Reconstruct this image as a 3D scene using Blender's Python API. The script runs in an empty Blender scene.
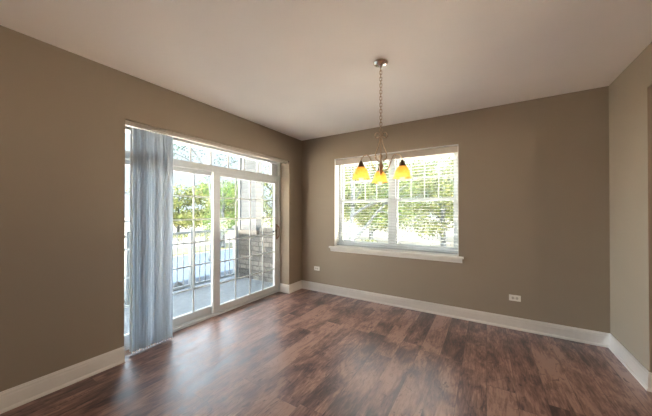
import bpy, bmesh, math, random
import numpy as np
from mathutils import Vector, Matrix

SC = bpy.context.scene
COL = SC.collection
PI = math.pi

# ------------------------------------------------------------------ camera
cam_d = bpy.data.cameras.new('camera')
cam = bpy.data.objects.new('camera', cam_d)
COL.objects.link(cam)
cam.location = (2.9283, -3.8813, 1.4213)
cam.rotation_euler = (PI / 2 + 0.0063, 0, 0.5533)
cam_d.sensor_width = 36
cam_d.lens = 36 * 259.647 / 652
cam_d.shift_y = (209.87 - 208) / 652
cam_d.clip_start = 0.05
cam_d.clip_end = 300
SC.camera = cam

# ------------------------------------------------------------------ world, sun, exposure
SKY_COL = (0.78, 0.89, 1.0)
SKY_STR = 2.4
w = bpy.data.worlds.new('sky')
SC.world = w
w.use_nodes = True
bg = w.node_tree.nodes['Background']
bg.inputs[0].default_value = (*SKY_COL, 1)
bg.inputs[1].default_value = SKY_STR

sun_d = bpy.data.lights.new('sun', 'SUN')
sun_d.energy = 78.0
sun_d.angle = 0.03
sun_d.color = (1, .95, .85)
sun = bpy.data.objects.new('sun', sun_d)
COL.objects.link(sun)
# shines from behind the house (+x, -y) down on the trees
sun.rotation_euler = Vector((-0.34, 0.36, -0.87)).to_track_quat('-Z', 'Y').to_euler()

# added wide suns standing in for a brighter sky, filling the room
def sky_fill(name, direction, energy, angle, color):
    d = bpy.data.lights.new(name, 'SUN')
    d.energy = energy
    d.angle = math.radians(angle)
    d.color = color
    o = bpy.data.objects.new(name, d)
    COL.objects.link(o)
    o.rotation_euler = Vector(direction).to_track_quat('-Z', 'Y').to_euler()
sky_fill('sky_fill_door_side', (1, -.12, -.30), 12.5, 75, (.76, .88, 1.0))
sky_fill('sky_fill_window_side', (-.1, -1, -.34), 2.8, 75, (.86, .94, 1.0))
SC.cycles.sample_clamp_direct = 0.42
SC.cycles.sample_clamp_indirect = 20

SC.view_settings.view_transform = 'Standard'
SC.view_settings.look = 'None'
SC.view_settings.gamma = 1
SC.view_settings.exposure = 1.46
SC.view_settings.use_curve_mapping = False

H = 2.743          # ceiling height
W = 4.028          # width of the nook (x of the right wall)

# ------------------------------------------------------------------ helpers
def obj(name, bm, mat, parent=None, smooth=False, bevel=0.0):
    if bevel > 0:
        bmesh.ops.bevel(bm, geom=list(bm.edges), offset=bevel, segments=2, affect='EDGES', clamp_overlap=True)
    bmesh.ops.recalc_face_normals(bm, faces=bm.faces)
    me = bpy.data.meshes.new(name)
    bm.to_mesh(me)
    bm.free()
    if smooth:
        for p in me.polygons:
            p.use_smooth = True
    if mat:
        me.materials.append(mat)
    o = bpy.data.objects.new(name, me)
    COL.objects.link(o)
    if parent:
        o.parent = parent
    return o

def empty(name, loc=(0, 0, 0), rz=0, parent=None):
    o = bpy.data.objects.new(name, None)
    o.empty_display_size = 0.1
    o.location = loc
    o.rotation_euler = (0, 0, rz)
    COL.objects.link(o)
    if parent:
        o.parent = parent
    return o

def tag(o, label, cat, group=None, kind=None):
    o['label'] = label
    o['category'] = cat
    if group:
        o['group'] = group
    if kind:
        o['kind'] = kind
    return o

def struct(o, label=None):
    o['kind'] = 'structure'
    if label:
        o['label'] = label
    return o

def box(bm, x0, x1, y0, y1, z0, z1):
    vs = [bm.verts.new((x, y, z)) for x in (x0, x1) for y in (y0, y1) for z in (z0, z1)]
    for f in ((0, 1, 3, 2), (4, 6, 7, 5), (0, 4, 5, 1), (2, 3, 7, 6), (0, 2, 6, 4), (1, 5, 7, 3)):
        bm.faces.new([vs[i] for i in f])
    return bm

def BM():
    return bmesh.new()

def tube(bm, pts, rad, n=8, cap=True):
    """round tube through points, rad a number or list"""
    pts = [Vector(p) for p in pts]
    if not hasattr(rad, '__len__'):
        rad = [rad] * len(pts)
    rings = []
    t0 = (pts[1] - pts[0]).normalized()
    up = Vector((0, 0, 1)) if abs(t0.z) < .9 else Vector((1, 0, 0))
    nrm = t0.cross(up).normalized()
    for i, p in enumerate(pts):
        if i == 0:
            t = pts[1] - pts[0]
        elif i == len(pts) - 1:
            t = pts[-1] - pts[-2]
        else:
            t = pts[i + 1] - pts[i - 1]
        t.normalize()
        nrm = (nrm - t * nrm.dot(t))
        nrm.normalize()
        b = t.cross(nrm)
        rings.append([bm.verts.new(p + (nrm * math.cos(2 * PI * k / n) + b * math.sin(2 * PI * k / n)) * rad[i]) for k in range(n)])
    for a, b in zip(rings[:-1], rings[1:]):
        for k in range(n):
            bm.faces.new((a[k], a[(k + 1) % n], b[(k + 1) % n], b[k]))
    if cap:
        bm.faces.new(rings[0][::-1])
        bm.faces.new(rings[-1])
    return bm

def closed_tube(bm, pts, r, n=6):
    pts = [Vector(p) for p in pts]
    m = len(pts)
    c = sum(pts, Vector()) / m
    pn = (pts[0] - c).cross(pts[m // 4] - c).normalized()
    rings = []
    for i, p in enumerate(pts):
        t = (pts[(i + 1) % m] - pts[i - 1]).normalized()
        b = t.cross(pn).normalized()
        rings.append([bm.verts.new(p + (pn * math.cos(2 * PI * k / n) + b * math.sin(2 * PI * k / n)) * r) for k in range(n)])
    for i in range(m):
        a, b = rings[i], rings[(i + 1) % m]
        for k in range(n):
            bm.faces.new((a[k], a[(k + 1) % n], b[(k + 1) % n], b[k]))
    return bm

def lathe(bm, prof, center=(0, 0, 0), n=32, ripple=None):
    cx, cy, cz = center
    rings = []
    for j, (r, z) in enumerate(prof):
        ring = []
        for k in range(n):
            a = 2 * PI * k / n
            rr, zz = r, z
            if ripple:
                rr, zz = ripple(j, a, r, z)
            ring.append(bm.verts.new((cx + rr * math.cos(a), cy + rr * math.sin(a), cz + zz)))
        rings.append(ring)
    for a, b in zip(rings[:-1], rings[1:]):
        for k in range(n):
            bm.faces.new((a[k], a[(k + 1) % n], b[(k + 1) % n], b[k]))
    return bm

def spline(pts, n=6):
    """catmull-rom through points"""
    P = [Vector(p) for p in pts]
    P = [P[0] * 2 - P[1]] + P + [P[-1] * 2 - P[-2]]
    out = []
    for i in range(1, len(P) - 2):
        for k in range(n):
            t = k / n
            a, b, c, d = P[i - 1], P[i], P[i + 1], P[i + 2]
            out.append(0.5 * ((2 * b) + (-a + c) * t + (2 * a - 5 * b + 4 * c - d) * t * t + (-a + 3 * b - 3 * c + d) * t ** 3))
    out.append(P[-2])
    return out

def sweep(bm, prof, path):
    """profile (outward, up) swept along a floor path with mitred corners; outward is to the right of travel"""
    path = [Vector((p[0], p[1])) for p in path]
    m = len(path)
    rows = []
    for i, p in enumerate(path):
        ns = []
        if i > 0:
            d = (path[i] - path[i - 1]).normalized()
            ns.append(Vector((d.y, -d.x)))
        if i < m - 1:
            d = (path[i + 1] - path[i]).normalized()
            ns.append(Vector((d.y, -d.x)))
        if len(ns) == 2:
            b = (ns[0] + ns[1])
            b = b / (b.dot(ns[0]))
        else:
            b = ns[0]
        rows.append([bm.verts.new((p.x + b.x * u, p.y + b.y * u, z)) for u, z in prof])
    k = len(prof)
    for a, b in zip(rows[:-1], rows[1:]):
        for i in range(k):
            bm.faces.new((a[i], a[(i + 1) % k], b[(i + 1) % k], b[i]))
    bm.faces.new(rows[0])
    bm.faces.new(rows[-1][::-1])
    return bm

# ------------------------------------------------------------------ materials
class NT:
    def __init__(s, name):
        s.m = bpy.data.materials.new(name)
        s.m.use_nodes = True
        s.t = s.m.node_tree
        s.t.nodes.clear()
        s.out = s.t.nodes.new('ShaderNodeOutputMaterial')
    def n(s, typ, **kw):
        nd = s.t.nodes.new(typ)
        for k, v in kw.items():
            setattr(nd, k, v)
        return nd
    def l(s, a, b):
        s.t.links.new(a, b)
    def val(s, inp, v):
        if hasattr(v, 'links') or isinstance(v, bpy.types.NodeSocket):
            s.l(v, inp)
        else:
            inp.default_value = v
    def math(s, op, a, b=0.0, c=None):
        nd = s.n('ShaderNodeMath', operation=op)
        s.val(nd.inputs[0], a)
        s.val(nd.inputs[1], b)
        if c is not None:
            s.val(nd.inputs[2], c)
        return nd.outputs[0]
    def comb(s, x, y, z):
        nd = s.n('ShaderNodeCombineXYZ')
        for i, v in enumerate((x, y, z)):
            s.val(nd.inputs[i], v)
        return nd.outputs[0]
    def ramp(s, fac, stops):
        nd = s.n('ShaderNodeValToRGB')
        cr = nd.color_ramp
        while len(cr.elements) < len(stops):
            cr.elements.new(0.5)
        for e, (p, c) in zip(cr.elements, stops):
            e.position = p
            e.color = (*c, 1) if len(c) == 3 else c
        s.l(fac, nd.inputs[0])
        return nd.outputs[0]
    def noise(s, vec, scale, detail=3, rough=.5, dist=0.0):
        nd = s.n('ShaderNodeTexNoise')
        nd.inputs['Scale'].default_value = scale
        nd.inputs['Detail'].default_value = detail
        nd.inputs['Roughness'].default_value = rough
        nd.inputs['Distortion'].default_value = dist
        if vec is not None:
            s.l(vec, nd.inputs['Vector'])
        return nd.outputs[0]
    def mix(s, fac, a, b, mode='MIX'):
        nd = s.n('ShaderNodeMix', data_type='RGBA', blend_type=mode)
        s.val(nd.inputs[0], fac)
        for inp, v in ((nd.inputs[6], a), (nd.inputs[7], b)):
            if isinstance(v, tuple):
                inp.default_value = (*v, 1) if len(v) == 3 else v
            else:
                s.l(v, inp)
        return nd.outputs[2]
    def bsdf(s, color, rough=.5, metal=0, spec=.5, bump=None, bstr=.1, bdist=.002):
        b = s.n('ShaderNodeBsdfPrincipled')
        if isinstance(color, tuple):
            b.inputs['Base Color'].default_value = (*color, 1)
        else:
            s.l(color, b.inputs['Base Color'])
        s.val(b.inputs['Roughness'], rough)
        b.inputs['Metallic'].default_value = metal
        b.inputs['Specular IOR Level'].default_value = spec
        if bump is not None:
            bp = s.n('ShaderNodeBump')
            bp.inputs['Strength'].default_value = bstr
            bp.inputs['Distance'].default_value = bdist
            s.l(bump, bp.inputs['Height'])
            s.l(bp.outputs[0], b.inputs['Normal'])
        s.l(b.outputs[0], s.out.inputs[0])
        return b

def coords(nt):
    return nt.n('ShaderNodeTexCoord').outputs['Object']

def plain(name, color, rough=.5, metal=0, spec=.5, var=.04, scale=30, bstr=.05, bdist=.001):
    nt = NT(name)
    c = coords(nt)
    nz = nt.noise(c, scale, 3)
    lo = tuple(v * (1 - var) for v in color)
    hi = tuple(min(1, v * (1 + var)) for v in color)
    nt.bsdf(nt.ramp(nz, [(.3, lo), (.7, hi)]), rough, metal, spec, bump=nz, bstr=bstr, bdist=bdist)
    return nt.m

def mat_wall(name, color):
    nt = NT(name)
    c = coords(nt)
    fine = nt.noise(c, 160, 3, .6)
    big = nt.noise(c, 1.2, 2)
    col = nt.ramp(big, [(.3, tuple(v * .97 for v in color)), (.7, tuple(v * 1.03 for v in color))])
    nt.bsdf(col, .62, 0, .3, bump=fine, bstr=.25, bdist=.0015)
    return nt.m

WALL_M = mat_wall('tan_wall_paint', (.258, .203, .146))
CEIL_M = mat_wall('ceiling_paint', (.87, .80, .74))
TRIM_M = plain('white_trim_paint', (.72, .69, .65), .35, var=.015)
FRAME_M = plain('vinyl_frame', (.60, .62, .62), .35, var=.015)
NICKEL = plain('brushed_nickel', (.32, .22, .14), .34, metal=1, var=.06)
CHROME = plain('polished_nickel', (.72, .66, .60), .12, metal=1, var=.03)
SCROLL_M = plain('bright_scroll_metal', (.60, .46, .33), .24, metal=1, var=.05)
BRONZE = plain('dark_bronze', (.10, .06, .04), .4, metal=.6, var=.1)
BLACK = plain('black_plastic', (.02, .02, .02), .4)
HANDLE_M = plain('wooden_handle', (.22, .10, .06), .4, var=.2)
OUTLET_M = plain('outlet_plastic', (.72, .68, .62), .35, var=.01)
SOCKET_M = plain('socket_face', (.50, .46, .41), .4, var=.01)
SLOT_M = plain('outlet_slots', (.10, .09, .08), .6)
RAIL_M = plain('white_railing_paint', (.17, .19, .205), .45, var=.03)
SLAT_M = plain('blind_slat_white', (.42, .43, .42), .4, var=.01)
HEADR_M = plain('shade_toned_valance', (.40, .34, .28), .4, var=.02)  # the window valance's shadow is put into this darker brown

def mat_vane():
    nt = NT('vertical_vane_vinyl')
    c = coords(nt)
    nz = nt.noise(c, 60, 3)
    col = nt.ramp(nz, [(.3, (.70, .73, .75)), (.7, (.76, .79, .81))])
    d = nt.n('ShaderNodeBsdfPrincipled')
    nt.l(col, d.inputs['Base Color'])
    d.inputs['Roughness'].default_value = .45
    tr = nt.n('ShaderNodeBsdfTranslucent')
    tr.inputs[0].default_value = (.62, .665, .72, 1)
    mx = nt.n('ShaderNodeMixShader')
    mx.inputs[0].default_value = .35
    nt.l(d.outputs[0], mx.inputs[1])
    nt.l(tr.outputs[0], mx.inputs[2])
    nt.l(mx.outputs[0], nt.out.inputs[0])
    return nt.m
VANE_M = mat_vane()

def mat_glass():
    nt = NT('window_glass')
    tr = nt.n('ShaderNodeBsdfTransparent')
    tr.inputs[0].default_value = (.96, .98, .98, 1)
    gl = nt.n('ShaderNodeBsdfGlossy')
    gl.inputs['Roughness'].default_value = .02
    lw = nt.n('ShaderNodeLayerWeight')
    lw.inputs[0].default_value = .5
    fac = nt.math('ADD', .014, nt.math('MULTIPLY', nt.math('POWER', lw.outputs['Facing'], 5.0), .40))
    mx = nt.n('ShaderNodeMixShader')
    nt.l(fac, mx.inputs[0])
    nt.l(tr.outputs[0], mx.inputs[1])
    nt.l(gl.outputs[0], mx.inputs[2])
    nt.l(mx.outputs[0], nt.out.inputs[0])
    return nt.m
GLASS_M = mat_glass()

def mat_shade():
    nt = NT('amber_glass')
    c = coords(nt)
    nz = nt.noise(c, 45, 4, .6, .6)
    col = nt.ramp(nz, [(.3, (1.0, .60, .20)), (.7, (1.0, .78, .40))])
    tr = nt.n('ShaderNodeBsdfTranslucent')
    nt.l(col, tr.inputs[0])
    d = nt.n('ShaderNodeBsdfPrincipled')
    nt.l(col, d.inputs['Base Color'])
    d.inputs['Roughness'].default_value = .25
    mx = nt.n('ShaderNodeMixShader')
    mx.inputs[0].default_value = .35
    nt.l(tr.outputs[0], mx.inputs[1])
    nt.l(d.outputs[0], mx.inputs[2])
    nt.l(mx.outputs[0], nt.out.inputs[0])
    return nt.m
SHADE_M = mat_shade()

def mat_emit(name, col, st):
    nt = NT(name)
    e = nt.n('ShaderNodeEmission')
    e.inputs[0].default_value = (*col, 1)
    e.inputs[1].default_value = st
    nt.l(e.outputs[0], nt.out.inputs[0])
    return nt.m
BULB_M = mat_emit('glowing_bulb', (1, .80, .45), 2.6)

def mat_floor():
    nt = NT('walnut_planks')
    c = coords(nt)
    sx = nt.n('ShaderNodeSeparateXYZ')
    nt.l(c, sx.inputs[0])
    X, Y = sx.outputs[0], sx.outputs[1]
    PW, PL = .195, 1.35
    u = nt.math('DIVIDE', X, PW)
    i = nt.math('FLOOR', u)
    wn = nt.n('ShaderNodeTexWhiteNoise', noise_dimensions='1D')
    nt.l(i, wn.inputs['W'])
    v = nt.math('ADD', nt.math('DIVIDE', Y, PL), nt.math('MULTIPLY', wn.outputs[0], 7.3))
    j = nt.math('FLOOR', v)
    wn2 = nt.n('ShaderNodeTexWhiteNoise', noise_dimensions='2D')
    nt.l(nt.comb(i, j, 0), wn2.inputs['Vector'])
    rnd = wn2.outputs[0]
    # grain coordinates, shifted per plank
    gv = nt.comb(nt.math('ADD', X, nt.math('MULTIPLY', rnd, 13.0)), nt.math('MULTIPLY', Y, .14), nt.math('MULTIPLY', rnd, 31.0))
    fine = nt.noise(gv, 95, 4, .6)
    grain = nt.noise(gv, 17, 6, .68, 2.2)
    bv = nt.comb(nt.math('ADD', X, nt.math('MULTIPLY', rnd, 5.0)), nt.math('MULTIPLY', Y, .42), nt.math('MULTIPLY', rnd, 17.0))
    blot = nt.noise(bv, 4.2, 4, .62, .8)
    kv = nt.comb(nt.math('ADD', X, nt.math('MULTIPLY', rnd, 9.0)), nt.math('MULTIPLY', Y, .55), rnd)
    knot = nt.noise(kv, 11, 3, .7, 2.2)
    tone = nt.math('ADD', nt.math('MULTIPLY', blot, .62), nt.math('MULTIPLY', grain, .38))
    tone = nt.math('ADD', tone, nt.math('MULTIPLY', nt.math('SUBTRACT', rnd, .5), .12))
    tone = nt.math('ADD', tone, nt.math('MULTIPLY', nt.math('SUBTRACT', fine, .5), .24))
    col = nt.ramp(tone, [(.35, (.022, .011, .009)), (.43, (.072, .034, .026)), (.505, (.170, .086, .066)), (.60, (.31, .185, .14))])
    kd = nt.ramp(knot, [(.60, (1, 1, 1)), (.68, (.34, .28, .26))])
    col = nt.mix(1.0, col, kd, 'MULTIPLY')
    # seams
    fu = nt.math('FRACT', u)
    fv = nt.math('FRACT', v)
    du = nt.math('MULTIPLY', nt.math('MINIMUM', fu, nt.math('SUBTRACT', 1.0, fu)), PW)
    dv = nt.math('MULTIPLY', nt.math('MINIMUM', fv, nt.math('SUBTRACT', 1.0, fv)), PL)
    seam = nt.math('LESS_THAN', nt.math('MINIMUM', du, dv), .0016)
    col = nt.mix(nt.math('MULTIPLY', seam, .7), col, (.015, .008, .006))
    hgt = nt.math('SUBTRACT', nt.math('ADD', nt.math('MULTIPLY', grain, .6), nt.math('MULTIPLY', fine, .5)), seam)
    ro = nt.math('ADD', .30, nt.math('MULTIPLY', grain, .16))
    nt.bsdf(col, ro, 0, .52, bump=hgt, bstr=.30, bdist=.0018)
    return nt.m
FLOOR_M = mat_floor()

def mat_stone():
    nt = NT('stacked_stone')
    c = coords(nt)
    sx = nt.n('ShaderNodeSeparateXYZ')
    nt.l(c, sx.inputs[0])
    wob = nt.noise(c, 9, 2)
    vec = nt.comb(nt.math('ADD', nt.math('ADD', sx.outputs[0], sx.outputs[1]), nt.math('MULTIPLY', wob, .03)),
                  nt.math('ADD', sx.outputs[2], nt.math('MULTIPLY', wob, .03)), 0)
    b = nt.n('ShaderNodeTexBrick')
    b.offset = .43
    b.squash = .65
    b.squash_frequency = 2
    b.inputs['Color1'].default_value = (.20, .185, .165, 1)
    b.inputs['Color2'].default_value = (.075, .072, .068, 1)
    b.inputs['Mortar'].default_value = (.06, .055, .05, 1)
    b.inputs['Scale'].default_value = 1
    b.inputs['Mortar Size'].default_value = .012
    b.inputs['Mortar Smooth'].default_value = .3
    b.inputs['Brick Width'].default_value = .32
    b.inputs['Row Height'].default_value = .11
    nt.l(vec, b.inputs['Vector'])
    nz = nt.noise(c, 22, 4, .65)
    col = nt.mix(.75, b.outputs['Color'], nt.ramp(nz, [(.3, (.45, .42, .40)), (.7, (1.35, 1.32, 1.25))]), 'MULTIPLY')
    h = nt.math('SUBTRACT', nt.math('MULTIPLY', nz, .6), b.outputs['Fac'])
    nt.bsdf(col, .8, 0, .3, bump=h, bstr=.8, bdist=.02)
    return nt.m
STONE_M = mat_stone()

def mat_siding():
    nt = NT('white_lap_siding')
    c = coords(nt)
    sx = nt.n('ShaderNodeSeparateXYZ')
    nt.l(c, sx.inputs[0])
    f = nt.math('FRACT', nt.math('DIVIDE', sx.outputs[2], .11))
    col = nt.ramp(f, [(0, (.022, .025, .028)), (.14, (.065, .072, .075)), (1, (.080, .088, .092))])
    nt.bsdf(col, .5, 0, .4, bump=f, bstr=.6, bdist=.01)
    return nt.m
SIDING_M = mat_siding()

def mat_ground(name, c0, c1, scale=6, bump=.2):
    nt = NT(name)
    c = coords(nt)
    nz = nt.noise(c, scale, 5, .6)
    nt.bsdf(nt.ramp(nz, [(.32, c0), (.68, c1)]), .85, 0, .25, bump=nz, bstr=bump, bdist=.01)
    return nt.m
DECK_M = mat_ground('patio_concrete', (.10, .115, .13), (.145, .16, .175), 14)
PAVE_M = mat_ground('bright_pavement', (.50, .44, .38), (.56, .50, .43), .8)
BLUE_M = mat_ground('pale_blue_paving', (.0028, .0085, .018), (.004, .0105, .021), 2)
GRASS_M = mat_ground('sunny_lawn', (.018, .020, .006), (.028, .027, .010), 3, .5)
CAP_M = mat_ground('cast_stone_cap', (.15, .125, .11), (.18, .155, .135), 12)
SOFFIT_M = mat_ground('porch_soffit', (.50, .50, .48), (.55, .55, .53), 3)
ROCK_M = mat_ground('mottled_rock', (.015, .015, .015), (.12, .115, .11), 16, .8)
BARK_M = mat_ground('grey_bark', (.010, .013, .015), (.022, .026, .029), 9, .6)

def mat_leaf(name, a, b, c_):
    nt = NT(name)
    g = nt.n('ShaderNodeNewGeometry')
    col = nt.ramp(g.outputs['Random Per Island'], [(.0, a), (.5, b), (1.0, c_)])
    d = nt.n('ShaderNodeBsdfDiffuse')
    nt.l(col, d.inputs[0])
    t = nt.n('ShaderNodeBsdfTranslucent')
    nt.l(col, t.inputs[0])
    mx = nt.n('ShaderNodeMixShader')
    mx.inputs[0].default_value = .5
    nt.l(d.outputs[0], mx.inputs[1])
    nt.l(t.outputs[0], mx.inputs[2])
    nt.l(mx.outputs[0], nt.out.inputs[0])
    return nt.m
LEAF_Y = mat_leaf('yellow_green_leaves', (.010, .016, .006), (.036, .045, .016), (.092, .092, .044))
LEAF_G = mat_leaf('green_leaves', (.011, .026, .008), (.028, .048, .015), (.066, .078, .026))
LEAF_BACKLIT = mat_leaf('backlit_dark_leaves', (.008, .016, .012), (.018, .030, .020), (.035, .05, .03))  # darkness of leaves seen against the sky, put into their colour

# ------------------------------------------------------------------ room shell
YB = -8.0      # rear of the room, behind the camera
XR = 7.0       # far side of the adjoining space
DY0, DY1, DZ = -2.785, -.366, 2.305      # sliding door opening
REV = .20                                 # depth of the reveal
WT = .34                                  # wall thickness
WX0, WX1, WZ0, WZ1 = .703, 2.612, .80, 2.325   # window opening

bm = BM(); box(bm, -.21, XR, YB, .01, -.10, 0)
struct(obj('floor', bm, FLOOR_M), 'dark walnut plank floor')
bm = BM(); box(bm, -WT, XR + .2, YB - .2, .25, H, H + .12)
struct(obj('ceiling', bm, CEIL_M), 'smooth off-white ceiling')

bm = BM()
box(bm, -WT, 0, YB - .2, DY0 - .085, -.1, H)
box(bm, -REV, 0, DY0 - .085, DY0, -.1, H)
box(bm, -WT, 0, DY1, .25, -.1, H)
box(bm, -WT, 0, DY0, DY1, DZ, H)
box(bm, -WT, -REV, DY0 - .085, DY0, DZ, H)
struct(obj('wall_left', bm, WALL_M), 'tan wall with the sliding patio door')

bm = BM()
box(bm, 0, WX0, 0, .25, -.1, H)
box(bm, WX1, XR, 0, .25, -.1, H)
box(bm, WX0, WX1, 0, .25, WZ1, H)
box(bm, WX0, WX1, 0, .25, -.1, WZ0)
struct(obj('wall_back', bm, WALL_M), 'tan wall with the double window')

OY, OZ = -.765, 2.412
bm = BM()
box(bm, W, W + .13, OY, 0, 0, H)
box(bm, W, W + .13, -2.7, OY, OZ, H)
box(bm, W, W + .13, YB, -2.7, 0, H)
struct(obj('wall_right', bm, WALL_M), 'tan wall with an open doorway')

bm = BM(); box(bm, -WT, XR + .2, YB - .2, YB, -.1, H)
struct(obj('wall_rear', bm, WALL_M))
bm = BM(); box(bm, XR, XR + .2, YB, .25, -.1, H)
struct(obj('wall_far_right', bm, WALL_M))

# baseboards with a shoe moulding at the foot
BP = [(0, 0), (.024, 0), (.024, .008), (.019, .020), (.013, .024), (.013, .105), (.010, .112), (.010, .128), (.005, .134), (.005, .142), (0, .145)]
bm = BM(); sweep(bm, BP, [(0, 0), (W, 0)])
struct(obj('baseboard_back', bm, TRIM_M))
bm = BM()
sweep(bm, BP, [(0, YB), (0, DY0 + .0)])
sweep(bm, BP, [(-REV, DY1), (0, DY1), (0, 0)])
struct(obj('baseboard_left', bm, TRIM_M))
bm = BM()
sweep(bm, BP, [(W, 0), (W, OY), (W + .13, OY), (W + .13, 0)])
sweep(bm, BP, [(W, -2.7), (W, YB)])
struct(obj('baseboard_right', bm, TRIM_M))

# white lining of the reveals: soffit of the door, returns of the window
# ------------------------------------------------------------------ sliding door with transom
door = struct(empty('door_1', (-REV, (DY0 + DY1) / 2, 0)), 'white sliding patio door with grid panes and a transom')
def P(name, bm, mat, parent=door, bevel=.0, smooth=False):
    """build in world coordinates, parent to an Empty keeping the place"""
    o = obj(name, bm, mat, None, smooth, bevel)
    o.parent = parent
    m = Matrix.Identity(4)
    q = parent
    while q:
        m = Matrix.Translation(q.location) @ Matrix.Rotation(q.rotation_euler.z, 4, 'Z') @ m if q.type == 'EMPTY' else m
        q = q.parent
    o.data.transform(m.inverted())
    return o

LY = DY0 - .08                       # left end of the frame, behind the wall edge
RY = DY1 - .002
bm = BM()
box(bm, -.335, -REV, RY - .035, RY, 0, DZ - .002)             # right jamb
box(bm, -.335, -REV - .003, LY, LY + .06, 0, DZ - .004)       # left jamb
box(bm, -.335, -REV, LY + .06, RY - .035, DZ - .045, DZ - .002)   # head
box(bm, -.335, -REV - .01, LY + .06, RY - .035, 1.965, 2.045)    # transom bar
P('frame', bm, FRAME_M)
bm = BM()
box(bm, -.36, -REV - .012, LY + .06, RY - .035, .0, .028)
box(bm, -.24, -.232, LY + .06, RY - .035, .028, .042)
box(bm, -.285, -.277, LY + .06, RY - .035, .028, .048)
box(bm, -.33, -.322, LY + .06, RY - .035, .028, .048)
P('sill_track', bm, FRAME_M)

def sash(name, x0, x1, y0, y1, z0, z1, st_l, st_r, rt, rb, ncol, nrow, nm='door_panel', gridcol=None):
    bm = BM()
    box(bm, x0, x1, y0, y0 + st_l, z0, z1)
    box(bm, x0, x1, y1 - st_r, y1, z0, z1)
    box(bm, x0, x1, y0 + st_l, y1 - st_r, z1 - rt, z1)
    box(bm, x0, x1, y0 + st_l, y1 - st_r, z0, z0 + rb)
    pn = P(nm, bm, FRAME_M)
    xm = (x0 + x1) / 2
    gy0, gy1, gz0, gz1 = y0 + st_l, y1 - st_r, z0 + rb, z1 - rt
    bm = BM(); box(bm, xm - .004, xm + .004, gy0, gy1, gz0, gz1)
    g = P('pane', bm, GLASS_M); g.parent = pn
    bm = BM()
    for k in range(1, ncol):
        y = gy0 + (gy1 - gy0) * k / ncol
        box(bm, xm + .005, xm + .015, y - .009, y + .009, gz0, gz1)
    for k in range(1, nrow):
        z = gz0 + (gz1 - gz0) * k / nrow
        box(bm, xm + .0055, xm + .0145, gy0, gy1, z - .009, z + .009)
    if ncol > 1 or nrow > 1:
        m = P('muntin_grid', bm, FRAME_M); m.parent = pn
    return pn

# right panel (slides, room side), left panel (fixed, outer track)
pr_ = sash('right', -.262, -.218, -1.690, RY - .037, .043, 1.965, .105, .085, .055, .080, 4, 6)
sash('left', -.308, -.264, LY + .062, -1.61, .049, 1.965, .05, .05, .055, .085, 4, 6)
# transom pane and grid
bm = BM(); box(bm, -.285, -.277, LY + .06, RY - .035, 2.045, DZ - .045)
P('transom_pane', bm, GLASS_M)
bm = BM()
gy0, gy1 = LY + .06, RY - .12
for k in range(9):
    y = -.56 - .2845 * k
    if y > gy0:
        box(bm, -.276, -.262, y - .010, y + .010, 2.045, DZ - .045)
P('transom_muntins', bm, FRAME_M)
bm = BM()
box(bm, -.30, -.262, -.52, RY - .035, 2.045, DZ - .045)
P('transom_stile', bm, FRAME_M)

# handle on the right panel
hy = RY - .075
bm = BM()
box(bm, -.218, -.212, hy - .018, hy + .018, .93, 1.20)
hp = P('handle_plate', bm, CHROME, bevel=.002)
bm = BM()
tube(bm, spline([(-.214, hy, .96), (-.185, hy, .965), (-.165, hy, 1.0), (-.163, hy, 1.065), (-.165, hy, 1.13), (-.185, hy, 1.165), (-.214, hy, 1.17)], 5), .010, 8)
P('handle', bm, HANDLE_M, smooth=True)
bm = BM()
tube(bm, [(-.235, hy - .10, 1.075), (-.195, hy - .10, 1.075)], .016, 10)
tube(bm, [(-.20, hy - .10, 1.075), (-.20, hy - .03, 1.085)], .006, 8)
P('latch', bm, BLACK)

# ------------------------------------------------------------------ window
win = struct(empty('window_1', ((WX0 + WX1) / 2, .15, WZ0)), 'double sash window with colonial grids in the upper sashes')
FW0, FY0, FY1 = .045, .15, .23
bm = BM()
box(bm, WX0, WX0 + FW0, FY0, FY1, WZ0, WZ1)
box(bm, WX1 - FW0, WX1, FY0, FY1, WZ0, WZ1)
box(bm, WX0 + FW0, WX1 - FW0, FY0, FY1, WZ1 - .045, WZ1)
box(bm, WX0 + FW0, WX1 - FW0, FY0, FY1, WZ0, WZ0 + .075)
MX = 1.668
box(bm, MX - .045, MX + .045, FY0, FY1, WZ0 + .075, WZ1 - .045)
P('frame', bm, FRAME_M, win)
MZ = 1.60
for (a, b) in ((WX0 + FW0, MX - .045), (MX + .045, WX1 - FW0)):
    for up in (0, 1):
        z0, z1 = (MZ - .025, WZ1 - .045) if up else (WZ0 + .075, MZ + .02)
        y0, y1 = (.195, .222) if up else (.160, .190)
        bm = BM()
        s = .032
        box(bm, a, a + s, y0, y1, z0, z1); box(bm, b - s, b, y0, y1, z0, z1)
        box(bm, a + s, b - s, y0, y1, z0, z0 + .04); box(bm, a + s, b - s, y0, y1, z1 - .038, z1)
        sh = P('sash', bm, FRAME_M, win)
        bm = BM(); box(bm, a + s, b - s, (y0 + y1) / 2 - .003, (y0 + y1) / 2 + .003, z0 + .04, z1 - .038)
        g = P('pane', bm, GLASS_M, win); g.parent = sh
        if up:
            bm = BM()
            for k in (1, 2, 3):
                x = a + s + (b - a - 2 * s) * k / 4
                box(bm, x - .008, x + .008, y0 + .002, y0 + .010, z0 + .04, z1 - .038)
            zc = (z0 + z1) / 2
            box(bm, a + s, b - s, y0 + .003, y0 + .009, zc - .008, zc + .008)
            g = P('muntin_grid', bm, FRAME_M, win); g.parent = sh

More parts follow.
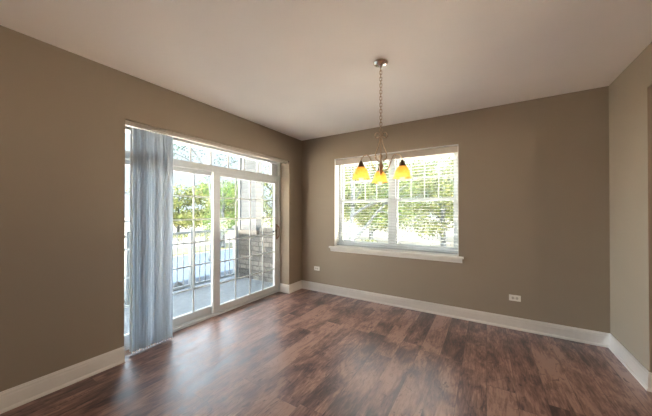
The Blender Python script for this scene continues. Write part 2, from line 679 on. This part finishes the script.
# painted reveals (thin white jamb liners), stool and apron
bm = BM()
box(bm, WX0, WX0 + .006, .002, .15, WZ0, WZ1)
box(bm, WX1 - .006, WX1, .002, .15, WZ0, WZ1)
box(bm, WX0 + .006, WX1 - .006, .002, .15, WZ1 - .006, WZ1)
struct(obj('trim_1', bm, TRIM_M), 'white liner of the window opening')
bm = BM()
prof = [(-.045, .800), (-.050, .806), (-.050, .818), (-.045, .823), (.15, .823), (.15, .800)]
def prism_x(bm, prof, x0, x1, inset=0):
    a = [bm.verts.new((x0, y, z)) for y, z in prof]
    b = [bm.verts.new((x1, y, z)) for y, z in prof]
    n = len(prof)
    for i in range(n):
        bm.faces.new((a[i], a[(i + 1) % n], b[(i + 1) % n], b[i]))
    bm.faces.new(a[::-1]); bm.faces.new(b)
prism_x(bm, [(-.045, .797), (-.052, .803), (-.052, .817), (-.045, .823), (0, .823), (0, .797)], .618, 2.672)
box(bm, WX0 + .001, WX1 - .001, 0, .155, .8, .823)
prism_x(bm, [(0, .797), (-.034, .797), (-.034, .785), (-.026, .778), (-.020, .765), (-.012, .750), (-.012, .738), (0, .738)], .632, 2.655)
struct(obj('trim_2', bm, TRIM_M), 'white window stool and apron')

# horizontal blinds inside the window reveal
hb = tag(empty('window_blinds', ((WX0 + WX1) / 2, .09, .825)), 'white horizontal slat blinds lowered and open inside the double window', 'blinds')
BX0, BX1 = WX0 + .022, WX1 - .018
bm = BM(); box(bm, BX0 - .010, BX1 + .008, .028, .040, 2.222, 2.306); box(bm, BX0, BX1, .045, .10, 2.26, 2.315)
P('headrail', bm, HEADR_M, hb)
bm = BM()
z = 2.235
zs = []
while z > .885:
    zs.append(z); z -= .0435
for z in zs:
    # slightly crowned slat, tipped a little
    sec = [(.050, -.0035), (.062, .0005), (.075, .002), (.088, .0015), (.100, -.0005)]
    top = [(y, z + dz + .0009 + (y - .075) * .02) for y, dz in sec]
    bot = [(y, z + dz - .0009 + (y - .075) * .02) for y, dz in sec[::-1]]
    prism_x(bm, top + bot, BX0, BX1)
P('slats', bm, SLAT_M, hb)
bm = BM(); box(bm, BX0, BX1, .052, .098, .838, .860)
P('bottom_rail', bm, SLAT_M, hb, bevel=.003)
for x in (BX0 + .09, BX0 + .60, MX, BX1 - .60, BX1 - .09):
    bm = BM()
    for y in (.049, .101):
        tube(bm, [(x, y, .86), (x, y, 2.26)], .0013, 5)
    P('ladder_cord', bm, SLAT_M, hb)
bm = BM(); tube(bm, [(BX0 + .05, .042, 2.24), (BX0 + .052, .040, 1.45)], .004, 6)
P('tilt_wand', bm, SLAT_M, hb)

# ------------------------------------------------------------------ vertical blinds, drawn open to the left
vb = tag(empty('vertical_blinds', (-.06, -2.5, 2.30)), 'bluish grey vertical vane blinds stacked open at the left of the patio door', 'blinds')
bm = BM()
box(bm, -.085, -.035, DY0 + .004, DY1 - .004, 2.262, 2.300)
box(bm, -.030, -.020, DY0 + .004, DY1 - .006, 2.272, 2.303)
P('headrail', bm, HEADR_M, vb)
bm = BM(); box(bm, -.036, -.014, DY1 - .006, DY1 - .0005, 2.270, 2.300)
P('end_cap', bm, BLACK, vb)
rng = random.Random(4)
NV = 15
for k in range(NV):
    y = DY0 + .072 + k * .0265
    wv = .089
    bow = .018
    ang = math.radians(108 + rng.uniform(-12, 12))     # from the track direction
    if k == 0: ang = math.radians(78)
    bm = BM()
    cols = []
    nseg = 6
    dx, dy = math.sin(ang), -math.cos(ang)
    nx, ny = -dy, dx
    for s_ in range(nseg + 1):
        t = s_ / nseg - .5
        b_ = bow * (1 - (2 * t) ** 2)
        cols.append((-.060 + dx * wv * t + nx * b_, y + dy * wv * t + ny * b_))
    zb = .028 + rng.uniform(-.002, .002)
    zt = 2.255
    th = .0007
    f_ = [[bm.verts.new((x + nx * s2 * th, yy + ny * s2 * th, zz)) for zz in (zb, zt)] for s2 in (1,) for x, yy in cols]
    g_ = [[bm.verts.new((x - nx * th, yy - ny * th, zz)) for zz in (zb, zt)] for x, yy in cols]
    for a, b in zip(f_[:-1], f_[1:]):
        bm.faces.new((a[0], b[0], b[1], a[1]))
    for a, b in zip(g_[:-1], g_[1:]):
        bm.faces.new((a[0], a[1], b[1], b[0]))
    bm.faces.new((f_[0][0], f_[0][1], g_[0][1], g_[0][0]))
    bm.faces.new((f_[-1][0], g_[-1][0], g_[-1][1], f_[-1][1]))
    P('vane', bm, VANE_M, vb)

# ------------------------------------------------------------------ chandelier
CX0, CY0 = 2.137, -1.678
ch = tag(empty('chandelier', (CX0, CY0, H)), 'nickel three-light chandelier with amber glass shades hanging from a ceiling chain', 'chandelier')
bm = BM()
lathe(bm, [(.0005, 0), (.066, 0), (.067, -.006), (.060, -.016), (.045, -.026), (.022, -.034), (.010, -.038), (.008, -.052), (.0005, -.053)], (CX0, CY0, H - .0005), 32)
P('canopy', bm, CHROME, ch, smooth=True)
bm = BM()
zt, zb = H - .050, 2.150
nl = 19
pitch = (zt - zb) / nl
for k in range(nl):
    zc = zt - pitch * (k + .5)
    hl, hw = pitch * .5 + .0045, .0105
    pts = []
    for q in range(14):
        a = 2 * PI * q / 14
        u = hw * math.cos(a)
        v = (hl - hw) * (1 if math.sin(a) >= 0 else -1) + hw * math.sin(a)
        if k % 2:
            pts.append((CX0 + u * .84, CY0 + u * .54, zc + v))
        else:
            pts.append((CX0 - u * .54, CY0 + u * .84, zc + v))
    closed_tube(bm, pts, .0028, 6)
tube(bm, [(CX0 + .004 * math.sin(t * 1.3), CY0 + .004 * math.cos(t * 1.3), zt - t * (zt - zb) / 30) for t in range(31)], .0016, 5)
P('chain', bm, SCROLL_M, ch, smooth=True)
bm = BM()
closed_tube(bm, [(CX0 + .84 * .013 * math.cos(a), CY0 + .54 * .013 * math.cos(a), 2.140 + .016 * math.sin(a)) for a in [2 * PI * q / 16 for q in range(16)]], .003, 6)
P('hanging_loop', bm, NICKEL, ch, smooth=True)
bm = BM()
lathe(bm, [(.0005, 2.126), (.006, 2.124), (.012, 2.112), (.009, 2.100), (.006, 2.09), (.006, 1.93), (.010, 1.92), (.018, 1.905), (.010, 1.885), (.008, 1.86),
           (.016, 1.845), (.024, 1.825), (.020, 1.805), (.012, 1.79), (.017, 1.778), (.017, 1.770), (.008, 1.758), (.004, 1.748), (.0005, 1.742)], (CX0, CY0, 0), 20)
P('column', bm, NICKEL, ch, smooth=True)
A0 = math.atan2(.182, -.075)
for q in range(3):
    a = A0 + q * 2 * PI / 3
    c_, s_ = math.cos(a), math.sin(a)
    def pt(r, z): return (CX0 + c_ * r, CY0 + s_ * r, z)
    # lyre scroll above the arm
    curl = [(.034 + .018 * math.cos(t), 2.088 + .018 * math.sin(t)) for t in [math.radians(d) for d in (250, 300, 350, 400, 450, 500)]]
    lyre = [(.016, 1.86), (.040, 1.872), (.055, 1.895), (.052, 1.930), (.036, 1.97), (.020, 2.01), (.012, 2.05), (.014, 2.085), (.022, 2.104), (.038, 2.112), (.055, 2.100), (.059, 2.080), (.048, 2.064), (.032, 2.066), (.029, 2.078)]
    bm = BM(); tube(bm, spline([pt(r, z) for r, z in lyre], 5), .0050, 8)
    P('scroll', bm, SCROLL_M, ch, smooth=True)
    # arm: leaves the hub low, rises, loops over and drops into the socket
    arm = [(.010, 1.790), (.030, 1.775), (.052, 1.778), (.074, 1.800), (.092, 1.845), (.108, 1.885), (.132, 1.908), (.165, 1.902), (.188, 1.880), (.196, 1.850)]
    bm = BM(); tube(bm, spline([pt(r, z) for r, z in arm], 5), .0045, 8)
    ar = P('arm', bm, SCROLL_M, ch, smooth=True)
    bm = BM()
    sx_, sy_, _ = pt(.197, 0)
    lathe(bm, [(.0005, 1.856), (.007, 1.855), (.010, 1.845), (.016, 1.838), (.022, 1.825), (.027, 1.812), (.030, 1.803), (.030, 1.797), (.0005, 1.797)], (sx_, sy_, 0), 24)
    o = P('socket_cap', bm, BRONZE, ch, smooth=True); o.parent = ar
    bm = BM()
    def rip(j, an, r, z):
        k = max(0, (j - 2) / 5)
        return r * (1 + .035 * k * k * math.cos(an * 8)), z - .004 * k * k * math.cos(an * 8)
    outer = [(.026, 1.803), (.034, 1.797), (.046, 1.783), (.056, 1.762), (.062, 1.738), (.068, 1.716), (.079, 1.700)]
    inner = [(.076, 1.7005), (.065, 1.717), (.059, 1.739), (.053, 1.762), (.043, 1.782), (.026, 1.797)]
    def rip2(j, an, r, z):
        jj = j if j < 7 else 12 - j
        return rip(jj, an, r, z)
    lathe(bm, outer + inner, (sx_, sy_, 0), 48, rip2)
    o = P('lamp_shade', bm, SHADE_M, ch, smooth=True); o.parent = ar
    bm = BM()
    lathe(bm, [(.0005, 1.795), (.012, 1.793), (.013, 1.770), (.018, 1.752), (.025, 1.732), (.0265, 1.716), (.024, 1.702), (.016, 1.690), (.006, 1.685), (.0005, 1.6845)], (sx_, sy_, 0), 20)
    o = P('bulb', bm, BULB_M, ch, smooth=True); o.parent = ar
    ld = bpy.data.lights.new('bulb_light', 'POINT')
    ld.energy = .7
    ld.color = (1, .74, .46)
    ld.shadow_soft_size = .027
    lo = bpy.data.objects.new('bulb_light', ld)
    COL.objects.link(lo)
    lo.location = (sx_, sy_, 1.675)

# ------------------------------------------------------------------ wall outlets (mounted sideways)
def outlet(x, z, label):
    t = tag(empty('wall_outlet', (x, 0, z)), label, 'outlet', 'sideways outlets on the window wall')
    bm = BM(); box(bm, x - .058, x + .058, -.006, 0, z - .036, z + .036)
    P('cover_plate', bm, OUTLET_M, t, bevel=.002)
    for s_ in (-1, 1):
        bm = BM()
        n = 16
        ring = []
        for yy in (-.0085, -.005):
            ring.append([bm.verts.new((x + s_ * .020 + .0155 * max(-.85, min(.85, math.cos(2 * PI * k / n))), yy, z + .0165 * math.sin(2 * PI * k / n))) for k in range(n)])
        for k in range(n):
            bm.faces.new((ring[0][k], ring[0][(k + 1) % n], ring[1][(k + 1) % n], ring[1][k]))
        bm.faces.new(ring[0])
        so = P('socket', bm, SOCKET_M, t)
        bm = BM()
        for dz, l_ in ((.007, .0045), (-.007, .0035)):
            box(bm, x + s_ * .020 - l_, x + s_ * .020 + l_, -.0092, -.0084, z + dz - .0016, z + dz + .0016)
        tube(bm, [(x + s_ * .020 + .010, -.0092, z), (x + s_ * .020 + .010, -.0084, z)], .0022, 8)
        sl = P('slots', bm, SLOT_M, t); sl.parent = so
    bm = BM(); tube(bm, [(x, -.0075, z), (x, -.006, z)], .0035, 10)
    P('screw', bm, CHROME, t)
outlet(.340, .401, 'white sideways outlet low on the wall between the room corner and the window')
outlet(3.218, .374, 'white sideways outlet low on the wall right of the window')

# ------------------------------------------------------------------ ceiling lamps out of view, added to fill the room with light
def flush(x, y, label, watts):
    t = tag(empty('fill_ceiling_light', (x, y, H)), label, 'ceiling light', 'added flush fill lights')
    bm = BM(); lathe(bm, [(.0005, 0), (.17, 0), (.175, -.012), (.165, -.03), (.0005, -.03)], (x, y, H - .0005), 32)
    P('base', bm, CHROME, t, smooth=True)
    bm = BM(); lathe(bm, [(.15, -.031), (.152, -.05), (.13, -.085), (.08, -.108), (.0005, -.115)], (x, y, H), 32)
    P('diffuser', bm, FILL_GLASS, t, smooth=True)
    ld = bpy.data.lights.new('fill_lamp_light', 'POINT'); ld.energy = watts; ld.color = (1, .86, .70); ld.shadow_soft_size = .15
    lo = bpy.data.objects.new('fill_lamp_light', ld); COL.objects.link(lo); lo.location = (x, y, H - .35)
FILL_GLASS = mat_emit('fill_diffuser', (1, .9, .75), 2.5)
flush(2.6, -5.6, 'added flush fill light behind the viewpoint, out of view', 24)
flush(5.6, -2.6, 'added flush fill light in the adjoining space, out of view', 18)

# ------------------------------------------------------------------ patio
PZ = -.12
bm = BM(); box(bm, -2.20, -.345, -4.2, .80, PZ - .25, PZ)
struct(obj('patio_floor', bm, DECK_M), 'grey concrete patio slab')
bm = BM(); box(bm, -2.35, -.345, -4.2, .95, 2.885, 3.1)
struct(obj('patio_ceiling', bm, SOFFIT_M))

# railing: posts, rails and balusters
RX = -2.085
rl = tag(empty('patio_railing', (RX, -1.4, PZ)), 'white metal baluster railing along the edge of the patio', 'railing')
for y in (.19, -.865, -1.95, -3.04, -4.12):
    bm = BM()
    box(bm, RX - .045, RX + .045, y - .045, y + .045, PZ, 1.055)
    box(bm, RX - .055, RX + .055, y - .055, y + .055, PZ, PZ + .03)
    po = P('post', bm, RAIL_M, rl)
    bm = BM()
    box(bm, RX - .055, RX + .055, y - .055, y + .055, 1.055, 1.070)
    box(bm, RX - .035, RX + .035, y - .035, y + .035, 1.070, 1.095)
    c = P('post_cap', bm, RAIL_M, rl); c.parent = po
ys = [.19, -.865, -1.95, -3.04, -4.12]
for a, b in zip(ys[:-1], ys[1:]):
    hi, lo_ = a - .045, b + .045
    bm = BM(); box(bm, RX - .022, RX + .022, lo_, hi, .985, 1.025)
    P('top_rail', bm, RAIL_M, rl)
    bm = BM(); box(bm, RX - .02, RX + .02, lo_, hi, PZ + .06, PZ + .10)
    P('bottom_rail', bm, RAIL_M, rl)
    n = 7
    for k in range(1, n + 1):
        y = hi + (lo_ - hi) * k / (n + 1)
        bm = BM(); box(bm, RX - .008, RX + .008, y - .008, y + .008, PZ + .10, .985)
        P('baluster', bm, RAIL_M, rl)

# stone pier with siding column
pier = tag(empty('stone_pier', (-1.3, .5, PZ)), 'stacked grey stone half wall carrying a pale sided column at the patio end', 'stone pier')
bm = BM(); box(bm, -2.17, -.36, .29, .72, PZ, .905)
P('stone_base', bm, STONE_M, pier)
bm = BM(); box(bm, -2.19, -1.46, .265, .745, .905, .985)
P('cap', bm, CAP_M, pier, bevel=.01)
bm = BM(); box(bm, -1.455, -.36, .32, .70, .905, 1.05)
P('upper_course', bm, STONE_M, pier)
bm = BM(); box(bm, -2.10, -1.55, .32, .50, .985, 2.879)
P('column', bm, SIDING_M, pier)
bm = BM(); box(bm, -2.13, -2.06, .30, .36, .985, 2.879)
P('corner_board', bm, RAIL_M, pier)

# mottled rock just outside the railing
def rock(loc, s, seed):
    r_ = random.Random(seed)
    bm = BM()
    bmesh.ops.create_icosphere(bm, subdivisions=3, radius=1)
    for v in bm.verts:
        f_ = 1 + .12 * math.sin(v.co.x * 5 + seed) * math.cos(v.co.y * 4) + .08 * math.sin(v.co.z * 9 + v.co.x * 6)
        v.co = Vector((v.co.x * s[0] * f_, v.co.y * s[1] * f_, v.co.z * s[2] * f_))
    o = obj('garden_rock', bm, ROCK_M, None, True)
    o.location = loc
    return o
tag(rock((-2.40, -.97, -.19), (.11, .12, .17), 2), 'mottled grey rock beside the patio, seen through the railing', 'rock')

# ------------------------------------------------------------------ ground outside
GZ = -.36
bm = BM(); box(bm, -90, 60, -60, 90, GZ - .3, GZ - .02)
struct(obj('ground', bm, PAVE_M), 'bright pale pavement outside')
bm = BM(); box(bm, -7.4, -2.9, -9, 5.5, GZ - .02, GZ + .01)
struct(obj('driveway', bm, BLUE_M), 'pale blue strip of paving beside the patio')
# lawn strips
def patch(name, pts, z, mat):
    bm = BM()
    vs = [bm.verts.new((x, y, z)) for x, y in pts]
    f_ = bm.faces.new(vs)
    r = bmesh.ops.extrude_face_region(bm, geom=[f_])
    for v in r['geom']:
        if isinstance(v, bmesh.types.BMVert):
            v.co.z -= .03
    return struct(obj(name, bm, mat))
patch('lawn', [(-8.1, -4), (-7.6, 9), (-9.4, 9), (-9.9, -4)], GZ + .02, GRASS_M)

# ------------------------------------------------------------------ trees
def leaves_mesh(name, centers, n, size, mat, seed, parent, droop=.3):
    """n small folded leaves scattered in ellipsoid blobs ((x,y,z),(rx,ry,rz),weight)"""
    r = np.random.default_rng(seed)
    wts = np.array([c[2] for c in centers], float); wts /= wts.sum()
    idx = r.choice(len(centers), n, p=wts)
    ctr = np.array([c[0] for c in centers])[idx]
    rad = np.array([c[1] for c in centers])[idx]
    d = r.normal(size=(n, 3)); d /= np.linalg.norm(d, axis=1)[:, None]
    rr = r.random(n) ** .45
    p = ctr + d * rad * rr[:, None]
    # clumping: pull leaves toward random twig points
    k = max(8, n // 26)
    tw = p[r.choice(n, k)]
    near = tw[r.integers(0, k, n)]
    m = np.linalg.norm(near - p, axis=1) < rad.mean() * .7
    p[m] = near[m] + r.normal(size=(m.sum(), 3)) * size * 2.6
    a = r.normal(size=(n, 3)); a /= np.linalg.norm(a, axis=1)[:, None]
    b = np.cross(a, r.normal(size=(n, 3))); b /= np.linalg.norm(b, axis=1)[:, None]
    s = size * (.6 + .8 * r.random(n))[:, None]
    L = a * s; B = b * s * .42
    V = np.stack([p - L, p + B, p + L, p - B], 1).reshape(-1, 3)
    me = bpy.data.meshes.new(name)
    me.vertices.add(4 * n); me.loops.add(4 * n); me.polygons.add(n)
    me.vertices.foreach_set('co', V.astype('f4').ravel())
    me.loops.foreach_set('vertex_index', np.arange(4 * n, dtype='i4'))
    me.polygons.foreach_set('loop_start', np.arange(0, 4 * n, 4, dtype='i4'))
    me.update(calc_edges=True)
    me.materials.append(mat)
    o = bpy.data.objects.new(name, me)
    COL.objects.link(o)
    o.parent = parent
    return o

def tree(base, limbs, blobs, n, size, mat, seed, label, group='trees outside'):
    """limbs: list of (points, r0, r1) relative to base"""
    t = tag(empty('tree', base), label, 'tree', group)
    bm = BM()
    for pts, r0, r1 in limbs:
        sp = spline(pts, 5)
        m = len(sp) - 1
        tube(bm, sp, [r0 + (r1 - r0) * i / m for i in range(m + 1)], 8)
    obj('trunk', bm, BARK_M, t, True)
    leaves_mesh('foliage', blobs, n, size, mat, seed, t)
    return t

def twigs(n, seed, x0, x1, z0, z1, y, r0=.009):
    """thin branches that fan out to the upper right"""
    r_ = random.Random(seed)
    out = []
    for k in range(n):
        x, z_, yy = r_.uniform(x0, x1), r_.uniform(z0, z1), y + r_.uniform(-.35, .35)
        a, l_ = r_.uniform(.3, 1.15), r_.uniform(.5, 1.2)
        dx, dz = math.cos(a) * l_, math.sin(a) * l_
        out.append(([(x, yy, z_), (x + dx * .5, yy + r_.uniform(-.1, .1), z_ + dz * .5 + r_.uniform(-.08, .08)), (x + dx, yy + r_.uniform(-.15, .15), z_ + dz)], r0, .004))
    return out

def auto_tree(base, h, spread, n, size, mat, seed, label, low=.25, lean=(0, 0)):
    r = random.Random(seed)
    lx, ly = lean
    limbs = [([(0, 0, -.1), (lx * .2, ly * .2, h * .3), (lx * .5, ly * .5, h * .6), (lx, ly, h * .92)], .035 * h ** .9, .02)]
    blobs = [((lx * .8, ly * .8, h * .75), (spread * .7, spread * .7, h * .25), 1.5)]
    for k in range(9):
        a = k * 2.4 + r.uniform(-.4, .4)
        z0 = h * (low + (.75 - low) * k / 9)
        f_ = z0 / h
        e = (lx * f_ + math.cos(a) * spread * r.uniform(.75, 1), ly * f_ + math.sin(a) * spread * r.uniform(.75, 1), z0 + h * r.uniform(.12, .25))
        s0 = (lx * f_ * .8, ly * f_ * .8, z0)
        mid = tuple(.5 * (s0[i] + e[i]) + (0, 0, .03 * h)[i] for i in range(3))
        limbs.append(([s0, mid, e], .011 * h, .008))
        blobs.append((e, (spread * .42, spread * .42, h * .14), 1))
        blobs.append((mid, (spread * .36, spread * .36, h * .11), .6))
    for k in range(7):
        a = k * .9 + r.uniform(-.3, .3)
        blobs.append(((math.cos(a) * spread * .7, math.sin(a) * spread * .7, h * r.uniform(.22, .34)), (spread * .40, spread * .40, h * .10), .8))
    return tree(base, limbs, blobs, n, size, mat, seed, label)

# beyond the patio railing
auto_tree((-17.5, 7.3, GZ), 4.0, 2.5, 9000, .11, LEAF_Y, 11, 'low yellow-green tree across the lot seen through the left fixed door panel', .10)
auto_tree((-21.0, 14.6, GZ), 5.2, 2.5, 8000, .12, LEAF_Y, 12, 'distant yellow-green tree across the lot just left of the sided column', .10)
auto_tree((-8.2, 4.4, GZ), 3.7, .95, 3200, .055, LEAF_G, 13, 'green tree just left of the stone pier beyond the railing', .12)
auto_tree((-7.6, 7.3, GZ), 4.7, 1.35, 4200, .07, LEAF_Y, 14, 'branching yellow-green tree behind the stone pier', .12)
# high twigs that hang into the view through the transom
tree((-5.6, 1.9, GZ), [([(0, 0, -.1), (.1, .05, 1.5), (.0, -.2, 3.3), (-.6, -.9, 4.6)], .05, .02),
                       ([(.0, -.2, 3.3), (-.3, -1.0, 3.7), (-.4, -1.9, 3.75)], .02, .006),
                       ([(.0, -.1, 3.0), (.5, .6, 3.6), (.7, 1.4, 3.8)], .02, .006)],
     [((-.3, -1.0, 3.9), (.6, 1.1, .5), 1.3), ((.4, .8, 3.7), (.5, .9, .6), 1), ((-.3, -.3, 4.5), (.7, .9, .5), 1)],
     700, .045, LEAF_BACKLIT, 21, 'thin tree with leaves coloured backlit-dark whose twigs show in the transom above the patio door')

# behind the window
tree((-1.55, 4.6, GZ), [
    ([(0, 0, -.1), (.10, .05, .7), (.25, .1, 1.3), (.3, .15, 2.0), (.2, .2, 3.2), (.1, .2, 4.6)], .13, .03),
    ([(.12, .05, .55), (.70, .15, 1.10), (1.25, .25, 1.80), (1.9, .4, 2.45), (2.5, .5, 2.9)], .075, .02),
    ([(.22, .1, 1.55), (.8, .2, 1.95), (1.5, .3, 2.20), (2.3, .5, 2.35)], .06, .015),
    ([(.25, .1, 1.9), (.7, .0, 2.6), (1.2, -.1, 3.4)], .035, .01),
    ([(.28, .1, 2.1), (1.0, .2, 2.9), (1.8, .2, 3.9)], .035, .01),
    ([(1.25, .25, 1.8), (2.0, .1, 1.7), (2.9, .0, 1.35)], .022, .006),
    ([(.6, .15, 1.0), (1.4, -.1, 1.0), (2.2, -.2, .75)], .018, .005)] + twigs(46, 5, .2, 2.6, .8, 3.0, .2, .010),
    [((.9, .2, 2.9), (1.2, .8, .9), 1.4), ((2.0, .4, 2.4), (1.0, .8, .8), 1.2), ((1.6, .2, 1.6), (1.1, .7, .4), .7), ((2.6, .3, 3.2), (.9, .8, .8), 1)],
    1700, .042, LEAF_G, 31, 'grey-limbed tree close outside the left half of the window')
auto_tree((1.25, 9.0, GZ), 4.4, 1.8, 9500, .065, LEAF_Y, 32, 'leafy yellow-green tree outside the right half of the window', .24)
auto_tree((-3.0, 10.9, GZ), 5.2, 1.8, 10000, .08, LEAF_Y, 33, 'yellow-green tree further back behind the left half of the window', .10)
auto_tree((-7.9, 14.6, GZ), 5.6, 2.0, 6000, .10, LEAF_Y, 34, 'yellow-green tree far behind the left edge of the window', .10)
auto_tree((2.2, 14.2, GZ), 6.0, 2.4, 12000, .09, LEAF_Y, 35, 'yellow-green tree far behind the right edge of the window', .08)
auto_tree((-4.8, 21.8, GZ), 7.0, 2.7, 9000, .12, LEAF_Y, 36, 'tall yellow-green tree in the back row, left of centre in the window', .06)
# low bushes on the bright pavement edge
for i, (x, y, s_, lab) in enumerate([(-12.3, 4.5, .5, 'low yellowish bush far beyond the railing, left in the fixed door panel'),
                                   (-11.8, 6.0, .5, 'low yellowish bush far beyond the railing, right of the tall post'),
                                   (-1.6, 7.0, .45, 'low twiggy bush behind the lower left window sash'),
                                   (1.3, 6.2, .40, 'low twiggy bush behind the lower right window sash')]):
    t = tag(empty('bush', (x, y, GZ)), lab, 'bush', 'low bushes outside')
    bm = BM()
    r = random.Random(i)
    for k in range(7):
        a = r.uniform(0, 2 * PI)
        tube(bm, [(0, 0, 0), (.3 * s_ * math.cos(a), .3 * s_ * math.sin(a), s_ * .6), (.9 * s_ * math.cos(a), .9 * s_ * math.sin(a), s_ * 1.1)], [.012, .008, .004], 5)
    obj('stems', bm, BARK_M, t, True)
    leaves_mesh('foliage', [((0, 0, s_ * .7), (s_, s_ * 1.6, s_ * .6), 1)], 420, .045, LEAF_Y, 40 + i, t)
